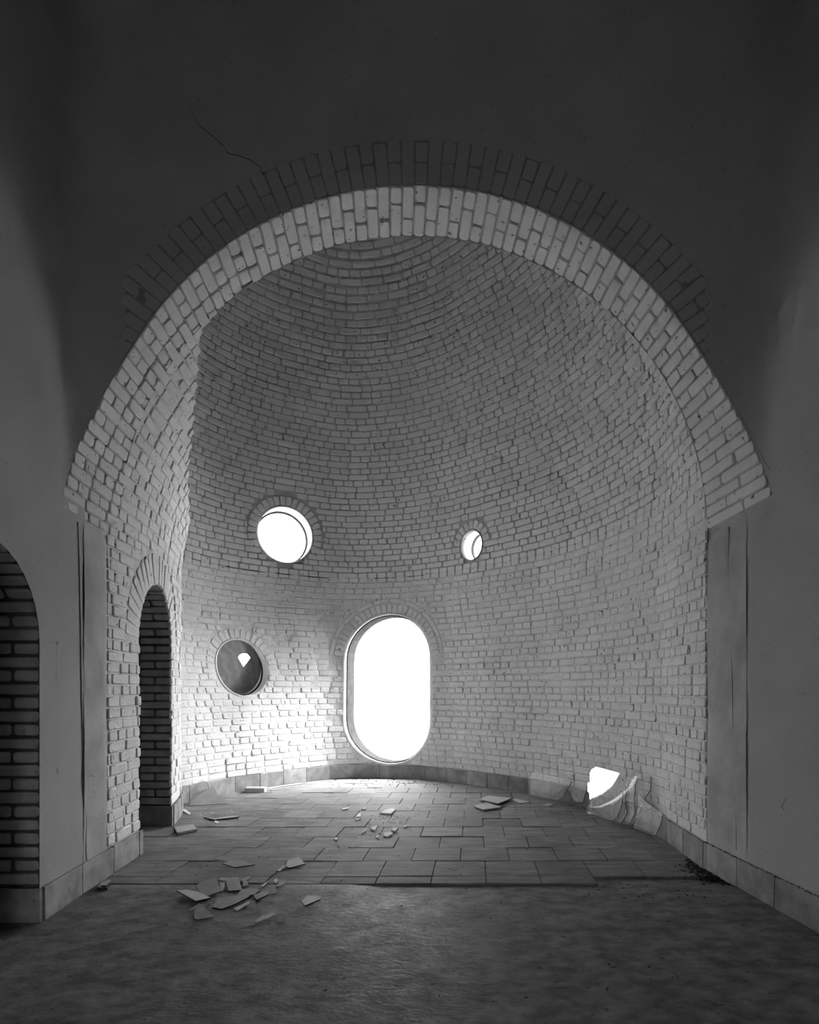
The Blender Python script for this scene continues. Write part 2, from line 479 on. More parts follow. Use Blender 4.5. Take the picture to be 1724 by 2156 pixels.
# ------------------------------------------------------------------ floor
room_l = lambda Y: xL(Y)
us = list(np.linspace(-4.2, 2.4, 67)); vs = list(np.linspace(-5.0, 8.2, 133))
gv, gf = [], []
for v in vs:
    for u in us:
        c = smoothstep(-0.72, -0.5, u) * (1 - smoothstep(0.62, 0.95, u))
        z = -0.0015 - 0.010 * c + 0.0012 * math.sin(3 * u + 1.3 * v) * math.sin(2.1 * v - u)
        if v > 3.36: z = -0.014
        gv.append((u, v, z))
W_ = len(us)
for j in range(len(vs) - 1):
    for i in range(W_ - 1):
        a = j * W_ + i; gf.append((a, a + 1, a + W_ + 1, a + W_))
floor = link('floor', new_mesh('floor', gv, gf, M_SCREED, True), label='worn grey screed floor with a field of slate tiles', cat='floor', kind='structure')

def box_mesh(name, sx, sy, sz, mat, ch=0.0015, seed=0, jit=0.0):
    """box centred in x, y, base at z=0, top edges chamfered"""
    r = np.random.default_rng(seed)
    v = []
    for z, ins in ((0, 0), (sz - ch, 0), (sz, ch)):
        for x, y in ((-1, -1), (1, -1), (1, 1), (-1, 1)):
            v.append((x * (sx / 2 - ins) + r.uniform(-jit, jit), y * (sy / 2 - ins) + r.uniform(-jit, jit), z))
    f = [(3, 2, 1, 0), (8, 9, 10, 11)]
    for k in (0, 4):
        for i in range(4):
            n = (i + 1) % 4; f.append((k + i, k + n, k + 4 + n, k + 4 + i))
    return new_mesh(name, v, f, mat)

TW, TG = 0.30, 0.0042
tile_me = [box_mesh('tile', TW - TG, 0.3085 - TG, 0.0155, M_TILE, 0.0016, i, 0.0012) for i in range(5)]
half_me = box_mesh('tile', TW - TG, 0.122 - TG, 0.0155, M_TILE, 0.0016, 9, 0.001)
rows = [(3.332, 3.454, 0.06)] + [(3.456 + 0.3085 * i, 3.456 + 0.3085 * (i + 1), (-0.09 if i % 2 == 0 else 0.06) + 0.15) for i in range(13)]
P0, _ = ring(0.0)
def xr_floor(Y):
    if Y < YB: return xR(Y)
    i = np.argmin(np.abs(P0[:330, 1] - Y)) if Y < 7.2 else None
    return P0[i, 0] if i is not None else -0.9
def xl_floor(Y):
    if Y < 5.55: return xL(Y) - (0.55 if 3.9 < Y < 4.8 else 0.0)
    i = 380 + np.argmin(np.abs(P0[380:620, 1] - Y)) if Y < 7.25 else None
    return P0[i, 0] if i is not None else -1.7
for ri, (y0, y1, ox) in enumerate(rows):
    ym = (y0 + y1) / 2
    if ym > 7.28: continue
    l, r_ = min(xl_floor(y0), xl_floor(y1)) , max(xr_floor(y0), xr_floor(y1))
    n0 = math.floor((l - ox) / TW); n1 = math.ceil((r_ - ox) / TW)
    for n in range(n0, n1):
        x0 = ox + n * TW
        a, b = max(x0, l - 0.01), min(x0 + TW, r_ + 0.01)
        if b - a < 0.05: continue
        if y0 < 3.4 and not (-2.1 < (a + b) / 2 < 0.75): continue
        me = half_me if ri == 0 else random.choice(tile_me)
        M = Matrix.Translation(((a + b) / 2, ym, -0.0155 + random.gauss(0, 0.0016)))
        M = M @ Matrix.Rotation(random.gauss(0, 0.0025), 4, 'X') @ Matrix.Rotation(random.gauss(0, 0.002), 4, 'Y') @ Matrix.Rotation(random.gauss(0, 0.003), 4, 'Z')
        M = M @ Matrix.Diagonal(((b - a - TG) / (TW - TG), 1, 1, 1))
        link('tile', me, floor, mw=M)

# ------------------------------------------------------------------ tower wall and dome
def tower_shell(z0, z1, nz, name, wins, dt=0.0):
    us = list(np.linspace(0, 1, 141)); vs = list(np.linspace(z0, z1, nz))
    SCL = 11.0
    holes = []
    for w in wins:
        holes.append([(w.to_t(du, dv)[0] * SCL, w.to_t(du, dv)[1]) for du, dv in w.outline(0.004)])
    V, T = cdt_surface([u * SCL for u in us], vs, holes, lambda u, v: tower_t(u / SCL, v, -0.0068 if v < ZC - 1e-6 else -0.017), flip=True)
    return new_mesh(name, V, T, M_WHITE3 if z0 > 1 else M_WHITE2, True)
wall_back = link('wall_back', tower_shell(-0.06, ZC, 39, 'wall_back', [W_OVAL, W_LOW]),
                 label='whitewashed brick wall curving round the niche behind the arch', cat='wall', kind='structure')
ceiling = link('ceiling', tower_shell(ZC, ZTOP, 70, 'ceiling', [W_UP, W_SMALL]),
               label='tall leaning brick half dome of whitewashed courses above the niche', cat='dome', kind='structure')

# outer skin of the tower, added to stop daylight leaking through the seams
def outer_skin():
    us = list(np.linspace(0, 1, 81)); vs = list(np.linspace(-0.4, 7.55, 50)); SCL = 11.0
    holes = [[(w.to_t(du, dv)[0] * SCL, w.to_t(du, dv)[1]) for du, dv in w.outline(0.11)] for w in WINS]
    n = {id(w): w.normal() for w in WINS}
    V, T = cdt_surface([u * SCL for u in us], vs, holes, lambda u, v: tower_t(u / SCL, v, -0.26))
    return new_mesh('outer_skin', V, T, M_PLASTER2, True)
link('outer_skin', outer_skin(), wall_back)

def tower_rows(pile, z0, zmax, wins, lean_gain=0.65, first=0):
    z, i = z0, first
    while z < zmax:
        dz = 0.05
        a, b = np.array(tower_t(0.5, z)), np.array(tower_t(0.5, z + dz))
        lean = math.atan2(np.hypot(*(a - b)[:2]), dz)
        h = CRS * math.cos(lean * 0.55)                  # corbelled beds
        zm = z + h / 2
        L = s_of_t(zm, 1.0)
        P, S = ring(zm)
        # keep what lies behind the arch opening
        tmax = TT[np.where(P[:, 1] > (5.0 if zm > 2 else 5.45))[0][-1]] if (P[:, 1] > 5.45).any() else 0.75
        smax = s_of_t(zm, tmax)
        smin = 0.0
        if zm > 6.3: smax = s_of_t(zm, 0.9)
        cuts = []
        for w in wins:
            c = w.chord(z, z + h)
            if c > 0:
                sc = s_of_t(zm, w.t); cuts.append((sc - c, sc + c))
        unit = STR if i % 2 == 0 else HDR
        s = smin - random.uniform(0, 1) * unit if i > 0 else smin
        ivs = []
        prev = s
        while prev < smax:
            u = unit
            if random.random() < 0.06: u = HDR if unit == STR else STR
            ivs.append((max(prev, smin), min(prev + u * random.uniform(0.97, 1.03), smax))); prev = ivs[-1][1] if prev >= smin else prev + u
            if prev < smin: prev = smin
        for iv in ivs:
            for s0, s1 in subtract([iv], cuts):
                if s1 - s0 < 0.028: continue
                sm = (s0 + s1) / 2
                c = tower_s(sm, zm)
                e0, e1 = np.array(tower_s(s0, zm)), np.array(tower_s(s1, zm))
                T = e0 - e1                                  # to the right in the picture
                tt = t_of_s(zm, sm)
                U = np.array(tower_t(tt, zm + 0.03)) - np.array(tower_t(tt, zm - 0.03))
                U[:2] *= lean_gain
                # local z must face inwards: T x U
                pile.add(c, T, U, s1 - s0, h * 1.0)
        z += h; i += 1
    return z

pw_back, pw_dome = Pile(KW), Pile(KD)
tower_rows(pw_back, 0.15, ZC - 0.01, [W_OVAL, W_LOW], 1.0)
tower_rows(pw_dome, ZC + 0.006, 6.75, [W_UP, W_SMALL], 0.4, 1)

def window_ring(pile, w, a0, a1, r_in, length, n, along=False, th=None):
    """voussoirs round an opening; angles in degrees, centre at the upper arc centre"""
    for i in range(n):
        f = math.radians(a0 + (a1 - a0) * (i + 0.5) / n)
        R = r_in + length / 2
        du, dv = R * math.cos(f), w.hs + R * math.sin(f)
        c = Vector(w.pt(du, dv))
        e = 0.01
        rad = Vector(w.pt((R + e) * math.cos(f), w.hs + (R + e) * math.sin(f))) - Vector(w.pt((R - e) * math.cos(f), w.hs + (R - e) * math.sin(f)))
        tang = Vector(w.pt(R * math.cos(f + .02), w.hs + R * math.sin(f + .02))) - Vector(w.pt(R * math.cos(f - .02), w.hs + R * math.sin(f - .02)))
        pitch = math.radians(abs(a1 - a0)) / n * R
        if along: pile.add(c, -tang, rad, pitch, length, 0.6)
        else: pile.add(c, rad, tang, length, pitch, 0.8)
window_ring(pw_back, W_OVAL, 4, 176, 0.558, 0.112, 27)
window_ring(pw_back, W_OVAL, 4, 176, 0.673, 0.052, 10, True)
window_ring(pw_back, W_LOW, -14, 194, 0.314, 0.113, 21)
window_ring(pw_dome, W_UP, -25, 205, 0.316, 0.110, 22)
window_ring(pw_dome, W_SMALL, 5, 175, 0.168, 0.100, 9)
pw_back.build(wall_back); pw_dome.build(ceiling)

# ------------------------------------------------------------------ arch, inner left wall
DOOR1 = dict(y0=3.935, y1=4.735, zs=1.37)                    # small doorway in the left brick wall
DOOR2 = dict(y0=1.99, y1=2.79, zs=1.26)                      # doorway in the near plaster wall
def door_outline(d, grow=0.0, n=16, zb=-0.0595):
    yc = (d['y0'] + d['y1']) / 2; r = (d['y1'] - d['y0']) / 2 + grow
    p = [(yc - r, zb), (yc + r, zb)]
    for i in range(n + 1):
        f = math.pi * i / n; p.append((yc + r * math.cos(f), d['zs'] + r * math.sin(f)))
    return p
def door_chord(d, z0, z1, grow_low, grow_top):
    yc = (d['y0'] + d['y1']) / 2; best = 0
    for z in np.linspace(z0, z1, 5):
        low = z < d['zs']
        R = (d['y1'] - d['y0']) / 2 + (grow_low if low else grow_top)
        if low: best = max(best, R)
        else:
            e = z - d['zs']
            if e < R: best = max(best, math.sqrt(R * R - e * e))
    return (yc - best, yc + best) if best else None

# soffit sheet of the arch (mortar)
def strip_mesh(name, a_list, yf, yb, mat, off, nY=8):
    V, Fq = [], []
    for a in a_list:
        for j in range(nY + 1):
            Y = yf(a) + (yb(a) - yf(a)) * j / nY
            V.append(barrel(a, Y, off))
    for i in range(len(a_list) - 1):
        for j in range(nY):
            p = i * (nY + 1) + j; Fq.append((p, p + 1, p + nY + 2, p + nY + 1))
    return new_mesh(name, V, Fq, mat, True)
aA = list(np.linspace(ZS, ATOT - ZS, 121)); aR = [ATOT - ZS + (ZS + 0.06) * (i + 1) / 20 for i in range(20)]
yfa = lambda a: Yfront(barrel_u(a))
arch = link('trim_1', strip_mesh('arch', aA + aR, yfa, lambda a: YB + (0.03 if a > ATOT - ZS else 0), M_WHITE3, -0.013),
            label='wide whitewashed brick arch spanning the mouth of the niche', cat='arch', kind='structure')
# inner left wall: from the arch to the convex end, with a small doorway
inner = link('wall_inner', None, label='whitewashed brick side wall with a narrow arched doorway, beside the niche', cat='wall', kind='structure')
us = sorted(set(list(np.linspace(YF - FIL, 6.3, 64))))
hole = door_outline(DOOR1, 0.006, 16)
hole2 = [(u, max(v, -0.0595)) for u, v in hole]
V, T = cdt_surface(us, list(np.linspace(-0.06, ZS, 35)), [hole2], lambda u, v: barrel(v, u, -0.0068))
link('mortar_bed', new_mesh('mortar_bed', V, T, M_WHITE2, True), inner)
aV = list(np.linspace(ZS, ZS + RAD * 1.2, 50))
link('mortar_bed', strip_mesh('mortar_bed', aV, lambda a: YB - 0.01, Yback, M_WHITE2, -0.0075, 16), inner)
# end face of the vault towards the tower
V, Fq = [], []
aE = list(np.linspace(-0.06, ZS, 12)) + aV[1:]
for a in aE:
    for d in (-0.0068, -0.30): V.append(barrel(a, Yback(a), d))
for i in range(len(aE) - 1): Fq.append((2 * i, 2 * i + 2, 2 * i + 3, 2 * i + 1))
link('end_face', new_mesh('end_face', V, Fq, M_WHITE2), inner)

def barrel_brick(pile, a0, a1, y0, y1, jit=1.0, lift=0.0):
    am, ym = (a0 + a1) / 2, (y0 + y1) / 2
    c = barrel(am, ym, lift)
    T = np.array(barrel(am, y1)) - np.array(barrel(am, y0))
    e = 0.01
    U = np.array(barrel(am + e, ym)) - np.array(barrel(am - e, ym))
    pile.add(c, T, U, y1 - y0, a1 - a0, jit)

pin, par = Pile(KW), Pile(KD)
# vertical part of the inner wall and the vault above it
nA = int(round(math.pi * RAD / CRS)); pA = math.pi * RAD / nA
rows_a = []
z = 0.155
while z < ZS - 0.01:
    rows_a.append((z, min(z + CRS, ZS))); z += CRS
rows_a[-1] = (rows_a[-1][0], ZS)
for i in range(nA): rows_a.append((ZS + i * pA, ZS + (i + 1) * pA))
nr = len(rows_a)
for i in range(len([r for r in rows_a if r[1] <= ZS + 1e-6]) - 1, -1, -1):
    pass
for i, (a0, a1) in enumerate(rows_a):
    am = (a0 + a1) / 2
    vault = am > ZS
    yb = Yback(am) if am < ZS + RAD * 1.2 else YB
    ys = yfa(am) if am > 1.93 else 3.47 + random.uniform(-0.01, 0.01)
    if vault and am > ZS + RAD * 0.98:
        # short soffit rows of the arch: one and a half bricks
        d = yb - ys
        k = 0.64 if i % 2 == 0 else 0.36
        cut = ys + d * k + random.uniform(-0.012, 0.012)
        barrel_brick(par, a0, a1, ys + 0.002, cut); barrel_brick(par, a0, a1, cut, yb)
        continue
    if am < ZS + RAD * 0.98 or not vault:
        cuts = []
        if am < 2.05:
            c = door_chord(DOOR1, a0, a1, 0.0, 0.225)
            if c: cuts.append(c)
        unit = STR if i % 2 == 0 else HDR
        y = ys - (random.uniform(0, 1) * unit if not vault else (0.0 if i % 2 == 0 else 0.0))
        while y < yb:
            u = unit
            if random.random() < 0.08: u = HDR if unit == STR else STR
            y1 = y + u * random.uniform(0.97, 1.03)
            for s0, s1 in subtract([(max(y, ys), min(y1, yb))], cuts):
                if s1 - s0 > 0.028 and s0 < 5.95:
                    (barrel_brick(par, a0, a1, s0, s1) if vault and s1 < YB + 0.02 else barrel_brick(pin, a0, a1, s0, s1))
            y = y1
# right springing rows are done above through the row loop; voussoirs of the small doorway
yc1 = (DOOR1['y0'] + DOOR1['y1']) / 2; r1 = (DOOR1['y1'] - DOOR1['y0']) / 2
nv = 22
for i in range(nv):
    f = math.pi * (i + 0.5) / nv
    R = r1 + 0.112
    def wp(R, f): return Vector(barrel(DOOR1['zs'] + R * math.sin(f), yc1 + R * math.cos(f)))
    c = wp(R, f); rad = wp(R + .01, f) - wp(R - .01, f); tang = wp(R, f - .02) - wp(R, f + .02)
    pin.add(c, rad, -tang if False else tang * -1, 0.218, math.pi / nv * R, 0.9)
pin.build(inner); par.build(arch)

# plaster strips on the two piers of the arch
def pier_plaster(left, y0, ye, mat, w0, name, label):
    V, Fq = [], []
    nz, ny = 30, 8
    for i in range(nz + 1):
        for j in range(ny + 1):
            q = j / ny
            Y = y0 + (ye - y0) * q
            zt = (1.97 - 0.13 * max(0, q - 0.35) ** 1.5 * (1.4 if left else 1.0)) if w0 > 0.002 else ZS + 0.01
            Zz = -0.03 + (zt + 0.03) * i / nz
            w = w0 + (0.002 * math.sin(7 * Zz + 3 * Y) if w0 > 0.002 else 0) + (-0.010 if w0 > 0.002 and (j == ny or i == nz) else 0)
            V.append(barrel(Zz if left else ATOT - Zz, Y, w))
    for i in range(nz):
        for j in range(ny):
            p = i * (ny + 1) + j
            q = (p, p + 1, p + ny + 2, p + ny + 1)
            Fq.append(q if left else q[::-1])
    link(name, new_mesh(name, V, Fq, mat, True), arch, label=label)
for lf in (True, False):
    pier_plaster(lf, YF - FIL - 0.05, 3.215, M_PLASTER, 0.0006, 'plaster_return', 'smooth plaster return on the arch pier')
    pier_plaster(lf, 3.2, 3.475 if lf else YB, M_PLASTER2, 0.004, 'pier_plaster', 'rough stained plaster coat on the arch pier')


# ------------------------------------------------------------------ near room: plaster walls, face above the arch
ZR = 5.6
hole = door_outline(DOOR2, 0.0, 16)
V, T = cdt_surface(list(np.linspace(-5, YF - FIL, 60)), list(np.linspace(-0.06, ZR, 58)), [hole], lambda u, v: (xL(u), u, v))
wall_left = link('wall_left', new_mesh('wall_left', V, T, M_PLASTER, True), label='smooth grey plaster wall with an arched opening at its edge', cat='wall', kind='structure')
V, Fq = [], []
for Y in np.linspace(-5, YF - FIL, 40):
    for z in np.linspace(-0.06, ZR, 30): V.append((xR(Y), Y, z))
for i in range(39):
    for j in range(29):
        p = i * 30 + j; Fq.append((p, p + 1, p + 31, p + 30))
wall_right = link('wall_right', new_mesh('wall_right', V, Fq, M_PLASTER, True), label='smooth grey plaster wall with a small crack above the skirting', cat='wall', kind='structure')
# face wall with coved corners, cut by the arch
V, Fq = [], []
uu = [FIL * (1 - math.cos(math.pi / 2 * i / 14)) for i in range(15)] + list(np.linspace(FIL, RAD, 50))[1:]
uu = uu + [2 * RAD - u for u in uu[::-1][1:]]
nZ = 30
for u in uu:
    Yv = Yfront(u); zb = Zarch(u)
    for j in range(nZ + 1): V.append((xL(Yv) + u, Yv, zb + (ZR - zb) * j / nZ))
for i in range(len(uu) - 1):
    for j in range(nZ):
        p = i * (nZ + 1) + j; Fq.append((p, p + nZ + 1, p + nZ + 2, p + 1))
wall_front = link('wall_front', new_mesh('wall_front', V, Fq, M_PLASTER, True), label='dim plaster wall above the arch with a ring of brick voussoirs', cat='wall', kind='structure')
# back of that wall (inside the tower)
V = [(-3.4, YB, z) for z in ()]
V, Fq = [], []
for u in uu:
    zb = Zarch(u)
    V += [(xL(YB) + u, YB, zb), (xL(YB) + u, YB, 7.6)]
for i in range(len(uu) - 1): Fq.append((2 * i, 2 * i + 1, 2 * i + 3, 2 * i + 2))
n = len(V)
V += [(xL(YB) - 0.01, YB, -0.4), (-5, YB, -0.4), (-5, YB, 7.6), (xL(YB), YB, 7.6), (xL(YB) + 2 * RAD + 0.01, YB, -0.4), (2.6, YB, -0.4), (2.6, YB, 7.6), (xL(YB) + 2 * RAD, YB, 7.6)]
Fq += [(n, n + 1, n + 2, n + 3), (n + 4, n + 7, n + 6, n + 5)]
link('rear_face', new_mesh('rear_face', V, Fq, M_WHITE2), wall_front)
# voussoir ring on the face, over a bed of dirty joints
V, Fq = [], []
for i in range(181):
    th = math.pi * i / 180
    rm = min(RAD + 0.236, (RAD - 0.20) / max(abs(math.cos(th)), 1e-4))
    for R in (RAD + 0.004, max(rm, RAD + 0.005)):
        u = RAD - R * math.cos(th); V.append((xL(Yfront(u)) + u, Yfront(u) - 0.0012, ZS + R * math.sin(th)))
for i in range(180): Fq.append((2 * i, 2 * i + 2, 2 * i + 3, 2 * i + 1))
link('joint_bed', new_mesh('joint_bed', V, Fq, M_JOINT, True), wall_front)
pf = Pile(Kit(M_PLASTER, 0.8, 0.0045, 700, 0.0035))
for i in range(nA):
    th = (i + 0.5) * math.pi / nA
    cx = xL(YF) + RAD
    u_lim = RAD - 0.19
    rmax = u_lim / max(abs(math.cos(th)), 1e-4)
    r0, r1_ = RAD + 0.003, min(RAD + 0.24 + random.uniform(-0.012, 0.012), rmax)
    if r1_ - r0 < 0.03: continue
    segs = [(r0, r1_)] if i % 2 == 0 else [(r0, min(RAD + 0.118, r1_)), (min(RAD + 0.118, r1_), r1_)]
    for s0, s1 in segs:
        if s1 - s0 < 0.03: continue
        R = (s0 + s1) / 2
        u = RAD - R * math.cos(th)
        Yv = Yfront(u)
        dirr = Vector((-math.cos(th), 0, math.sin(th))); tang = Vector((math.sin(th), 0, math.cos(th)))
        y_in, y_out = Yfront(RAD - s0 * math.cos(th)), Yfront(RAD - s1 * math.cos(th))
        Yv = (y_in + y_out) / 2
        slope = (Yfront(u + 0.01) - Yfront(u - 0.01)) / 0.02
        dirr.y = (y_out - y_in) / (s1 - s0); tang.y = tang.x * slope
        c = Vector((xL(Yv) + u, Yv - 0.005, ZS + R * math.sin(th)))
        pf.add(c, dirr, -tang, s1 - s0, math.pi / nA * R, 0.5)
pf.build(wall_front)

# the rest of the shell: ceiling slab of the near room, wall behind the camera
def quad(name, pts, mat): return new_mesh(name, pts, [tuple(range(len(pts)))], mat)
link('ceiling_near', quad('ceiling_near', [(-5, -5.2, ZR), (-5, YB, ZR), (2.6, YB, ZR), (2.6, -5.2, ZR)], M_ROOM), label='dark ceiling of the near room', cat='ceiling', kind='structure')
ow, oz0, oz1 = 0.36, 0.0, 1.2                             # unseen opening added behind the viewer as fill light for the near room
V = [(-5, -5, -.4), (-5, -5, ZR), (2.6, -5, ZR), (2.6, -5, -.4), (-ow, -5, oz0), (-ow, -5, oz1), (ow, -5, oz1), (ow, -5, oz0)]
link('wall_rear', new_mesh('wall_rear', V, [(0, 1, 5, 4), (1, 2, 6, 5), (2, 3, 7, 6), (3, 0, 4, 7)], M_ROOM), label='wall behind the viewpoint of the near room', cat='wall', kind='structure')
for nm, x in (('wall_outer_left', -5.0), ('wall_outer_right', 2.6)):  # unseen closing planes added to keep stray daylight out of the room
    link(nm, quad(nm, [(x, -5, -0.4), (x, YB, -0.4), (x, YB, ZR), (x, -5, ZR)], M_ROOM), label='added unseen screen against stray daylight on the %s side' % nm.split('_')[-1], cat='wall', kind='structure')

# ------------------------------------------------------------------ doorway linings
def door_lining(name, d, label, mat_edge):
    root = link(name, None, label=label, cat='doorway', kind='structure')
    yc = (d['y0'] + d['y1']) / 2; r = (d['y1'] - d['y0']) / 2
    tot = 2 * d['zs'] + math.pi * r
    def mp(a, depth, off=0.0):
        if a <= d['zs']: Y, Z = yc + r - off, a            # far jamb first
        elif a >= tot - d['zs']: Y, Z = yc - r + off, tot - a
        else:
            f = (a - d['zs']) / r; Y, Z = yc + (r - off) * math.cos(f), d['zs'] + (r - off) * math.sin(f)
        return (xL(Y) - depth, Y, Z)
    V, Fq = [], []
    al = list(np.linspace(-0.06, d['zs'], 8)) + list(np.linspace(d['zs'], tot - d['zs'], 25))[1:] + list(np.linspace(tot - d['zs'], tot + 0.06, 8))[1:]
    for a in al:
        V += [mp(a, 0.004, -0.010), mp(a, 0.85, -0.010)]
    for i in range(len(al) - 1): Fq.append((2 * i, 2 * i + 1, 2 * i + 3, 2 * i + 2))
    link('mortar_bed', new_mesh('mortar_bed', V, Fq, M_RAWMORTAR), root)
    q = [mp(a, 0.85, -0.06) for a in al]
    link('end_cap', new_mesh('end_cap', q, [tuple(range(len(q)))], M_RAWMORTAR), root)  # unseen cap added to keep outside light out of the passage
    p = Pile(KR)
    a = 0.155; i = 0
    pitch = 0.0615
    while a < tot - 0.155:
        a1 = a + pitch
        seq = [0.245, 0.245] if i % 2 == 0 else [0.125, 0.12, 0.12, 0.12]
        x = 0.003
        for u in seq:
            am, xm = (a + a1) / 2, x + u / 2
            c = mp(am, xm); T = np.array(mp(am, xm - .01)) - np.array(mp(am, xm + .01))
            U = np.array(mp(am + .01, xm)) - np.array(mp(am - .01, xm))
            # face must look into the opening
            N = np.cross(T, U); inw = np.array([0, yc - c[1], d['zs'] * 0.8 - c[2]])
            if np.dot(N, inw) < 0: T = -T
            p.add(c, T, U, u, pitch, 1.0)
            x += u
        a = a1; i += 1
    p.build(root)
    # stone skirting of the far jamb
    sk = box_mesh('skirting_tile', 0.45, 0.018, 0.15, M_SKIRT, 0.002)
    for yj, s in ((yc + r, -1),):
        link('skirting_tile', sk, root, mw=Matrix.Translation((xL(yj) - 0.225 + 0.016, yj - 0.012, 0)))
    return root
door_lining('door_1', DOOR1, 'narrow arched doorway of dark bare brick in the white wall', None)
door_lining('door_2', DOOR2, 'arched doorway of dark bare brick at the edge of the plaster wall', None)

# ------------------------------------------------------------------ skirting
SKH, SKT = 0.15, 0.018
sk_me = [box_mesh('skirting_tile', 0.297, SKT, SKH, M_SKIRT, 0.003, 40 + i, 0.0015) for i in range(4)]
def skirting(name, path, label, inward, step=0.30, s0=0.0):
    """path: dense list of (x, y); tiles stand on its inner side"""
    root = link(name, None, label=label, cat='skirting', kind='structure')
    P = np.array(path); S = np.concatenate([[0], np.cumsum(np.hypot(*(P[1:] - P[:-1]).T))])
    s = s0
    while s < S[-1] - 0.03:
        e = min(s + step, S[-1])
        a = np.array([np.interp(s, S, P[:, 0]), np.interp(s, S, P[:, 1])]); b = np.array([np.interp(e, S, P[:, 0]), np.interp(e, S, P[:, 1])])
        d = b - a; L = np.hypot(*d); d = d / L; n = np.array([-d[1], d[0]]) * inward
        c = (a + b) / 2 + n * (SKT / 2 + 0.002)
        M = Matrix.Translation((c[0], c[1], random.uniform(0, 0.004))) @ Matrix.Rotation(math.atan2(d[1], d[0]), 4, 'Z')
        M = M @ Matrix.Rotation(random.gauss(0, 0.006), 4, 'X') @ Matrix.Diagonal(((L - 0.007) / 0.297, 1, 1, 1))
        link('skirting_tile', random.choice(sk_me), root, mw=M)
        s = e
    return root
ringpath = [tuple(p) for p in F0[:int(np.where(F0[:, 1] > 5.36)[0][-1])]]
skirting('baseboard_back', ringpath, 'grey stone skirting following the curved brick wall', 1)
skirting('baseboard_right', [(xR(y), y) for y in np.linspace(0.4, YB, 60)], 'grey stone skirting along the plaster wall beside the dirt line', 1, 0.32, 0.02)
skirting('baseboard_left', [(xL(y), y) for y in np.linspace(DOOR2['y1'] + 0.005, DOOR1['y0'] - 0.004, 40)], 'grey stone skirting between the two arched doorways', -1, 0.36)
skirting('baseboard_inner', [(xL(y), y) for y in np.linspace(DOOR1['y1'] + 0.004, 5.66, 40)], 'short bright curved skirting just beyond the narrow doorway', -1, 0.2)

# ------------------------------------------------------------------ windows
def window(name, w, label, depth, frame_w, frame_d, frame_pos, mat_rev, rim=0.0, ring_hole=None):
    root = link(name, None, label=label, cat='window', kind='structure')
    n = w.normal()
    o = w.outline(0.0); N = len(o)
    base = [Vector(w.pt(du, dv)) for du, dv in o]
    rimv = [Vector(w.pt(du, dv)) for du, dv in w.outline(rim)]
    V = [p - n * 0.003 for p in rimv] + [p - n * 0.003 for p in base] + [p + n * depth for p in base] + [p + n * depth for p in [Vector(w.pt(du, dv)) for du, dv in w.outline(0.12)]]
    Fq = []
    for k in range(3):
        for i in range(N):
            j = (i + 1) % N; Fq.append((k * N + i, k * N + j, (k + 1) * N + j, (k + 1) * N + i))
    link('reveal', new_mesh('reveal', V, Fq, mat_rev, True), root)
    if frame_w:
        # frame ring set in the opening: four edges of a rectangular section
        inn = [Vector(w.pt(du, dv)) for du, dv in w.outline(-frame_w)]
        f0, f1 = frame_pos, frame_pos + frame_d
        V = [p + n * f0 for p in base] + [p + n * f0 for p in inn] + [p + n * f1 for p in inn] + [p + n * f1 for p in base]
        Fq = []
        for k in range(3):
            for i in range(N):
                j = (i + 1) % N; Fq.append((k * N + i, k * N + j, (k + 1) * N + j, (k + 1) * N + i))
        link('frame', new_mesh('frame', V, Fq, M_FRAME), root)
    return root
window('window_1', W_OVAL, 'tall bright oval window low in the curved brick wall', 0.26, 0.012, 0.21, 0.04, M_REVEAL, 0.018)
window('window_2', W_UP, 'bright round window high in the dome, the larger one', 0.26, 0.018, 0.03, 0.20, M_REVEAL, 0.008)
window('window_3', W_SMALL, 'small bright porthole high in the dome with a deep brick reveal', 0.24, 0.010, 0.03, 0.17, M_WHITE, 0.006)
w4 = window('window_4', W_LOW, 'round window glazed with smeared grey glass, low beside the oval window', 0.26, 0.010, 0.015, 0.083, M_REVEAL, 0.008)
# smeared pane with a hole
hole_px = [(501.5, 1385), (504, 1379), (511, 1375.8), (521, 1376.5), (527.5, 1384.5), (520, 1395), (512.6, 1404)]
n4 = W_LOW.normal(); c4 = Vector(W_LOW.pt(0, 0)) + n4 * 0.10
ux = Vector((n4.y, -n4.x, 0)); uz = Vector((0, 0, 1))
def px_plane(x, y, c, n):
    d = Vector(((x - PX0) / F_PX, 1.0, (PY0 - y) / F_PX)); o = Vector((0, 0, CAM_H))
    return o + d * ((c - o).dot(n) / d.dot(n))
hl = []
for x, y in hole_px:
    p = px_plane(x, y, c4, n4) - c4; hl.append((p.dot(ux), p.dot(uz)))
if sum(hl[i][0] * hl[(i + 1) % len(hl)][1] - hl[(i + 1) % len(hl)][0] * hl[i][1] for i in range(len(hl))) < 0: hl = hl[::-1]
circ = [(0.305 * math.cos(2 * math.pi * i / 48), 0.305 * math.sin(2 * math.pi * i / 48)) for i in range(48)]
pts = circ + hl; ed = [(i, (i + 1) % 48) for i in range(48)] + [(48 + i, 48 + (i + 1) % len(hl)) for i in range(len(hl))]
r_ = delaunay_2d_cdt([Vector(p) for p in pts], ed, [], 0, 1e-6)
tr = [t for t in r_[2] if not in_poly(hl, sum(r_[0][i][0] for i in t) / 3, sum(r_[0][i][1] for i in t) / 3)]
V = [c4 + ux * p[0] + uz * p[1] for p in r_[0]] + [c4 + ux * p[0] + uz * p[1] + n4 * 0.005 for p in r_[0]]
k = len(r_[0]); Fq = [tuple(t) for t in tr] + [tuple(i + k for i in t[::-1]) for t in tr]
for i in range(len(hl)):
    a, b = 48 + i, 48 + (i + 1) % len(hl); Fq.append((a, b, b + k, a + k))
link('pane', new_mesh('pane', V, Fq, M_SMEAR), w4, label='smeared grey glass disc with a broken hole')
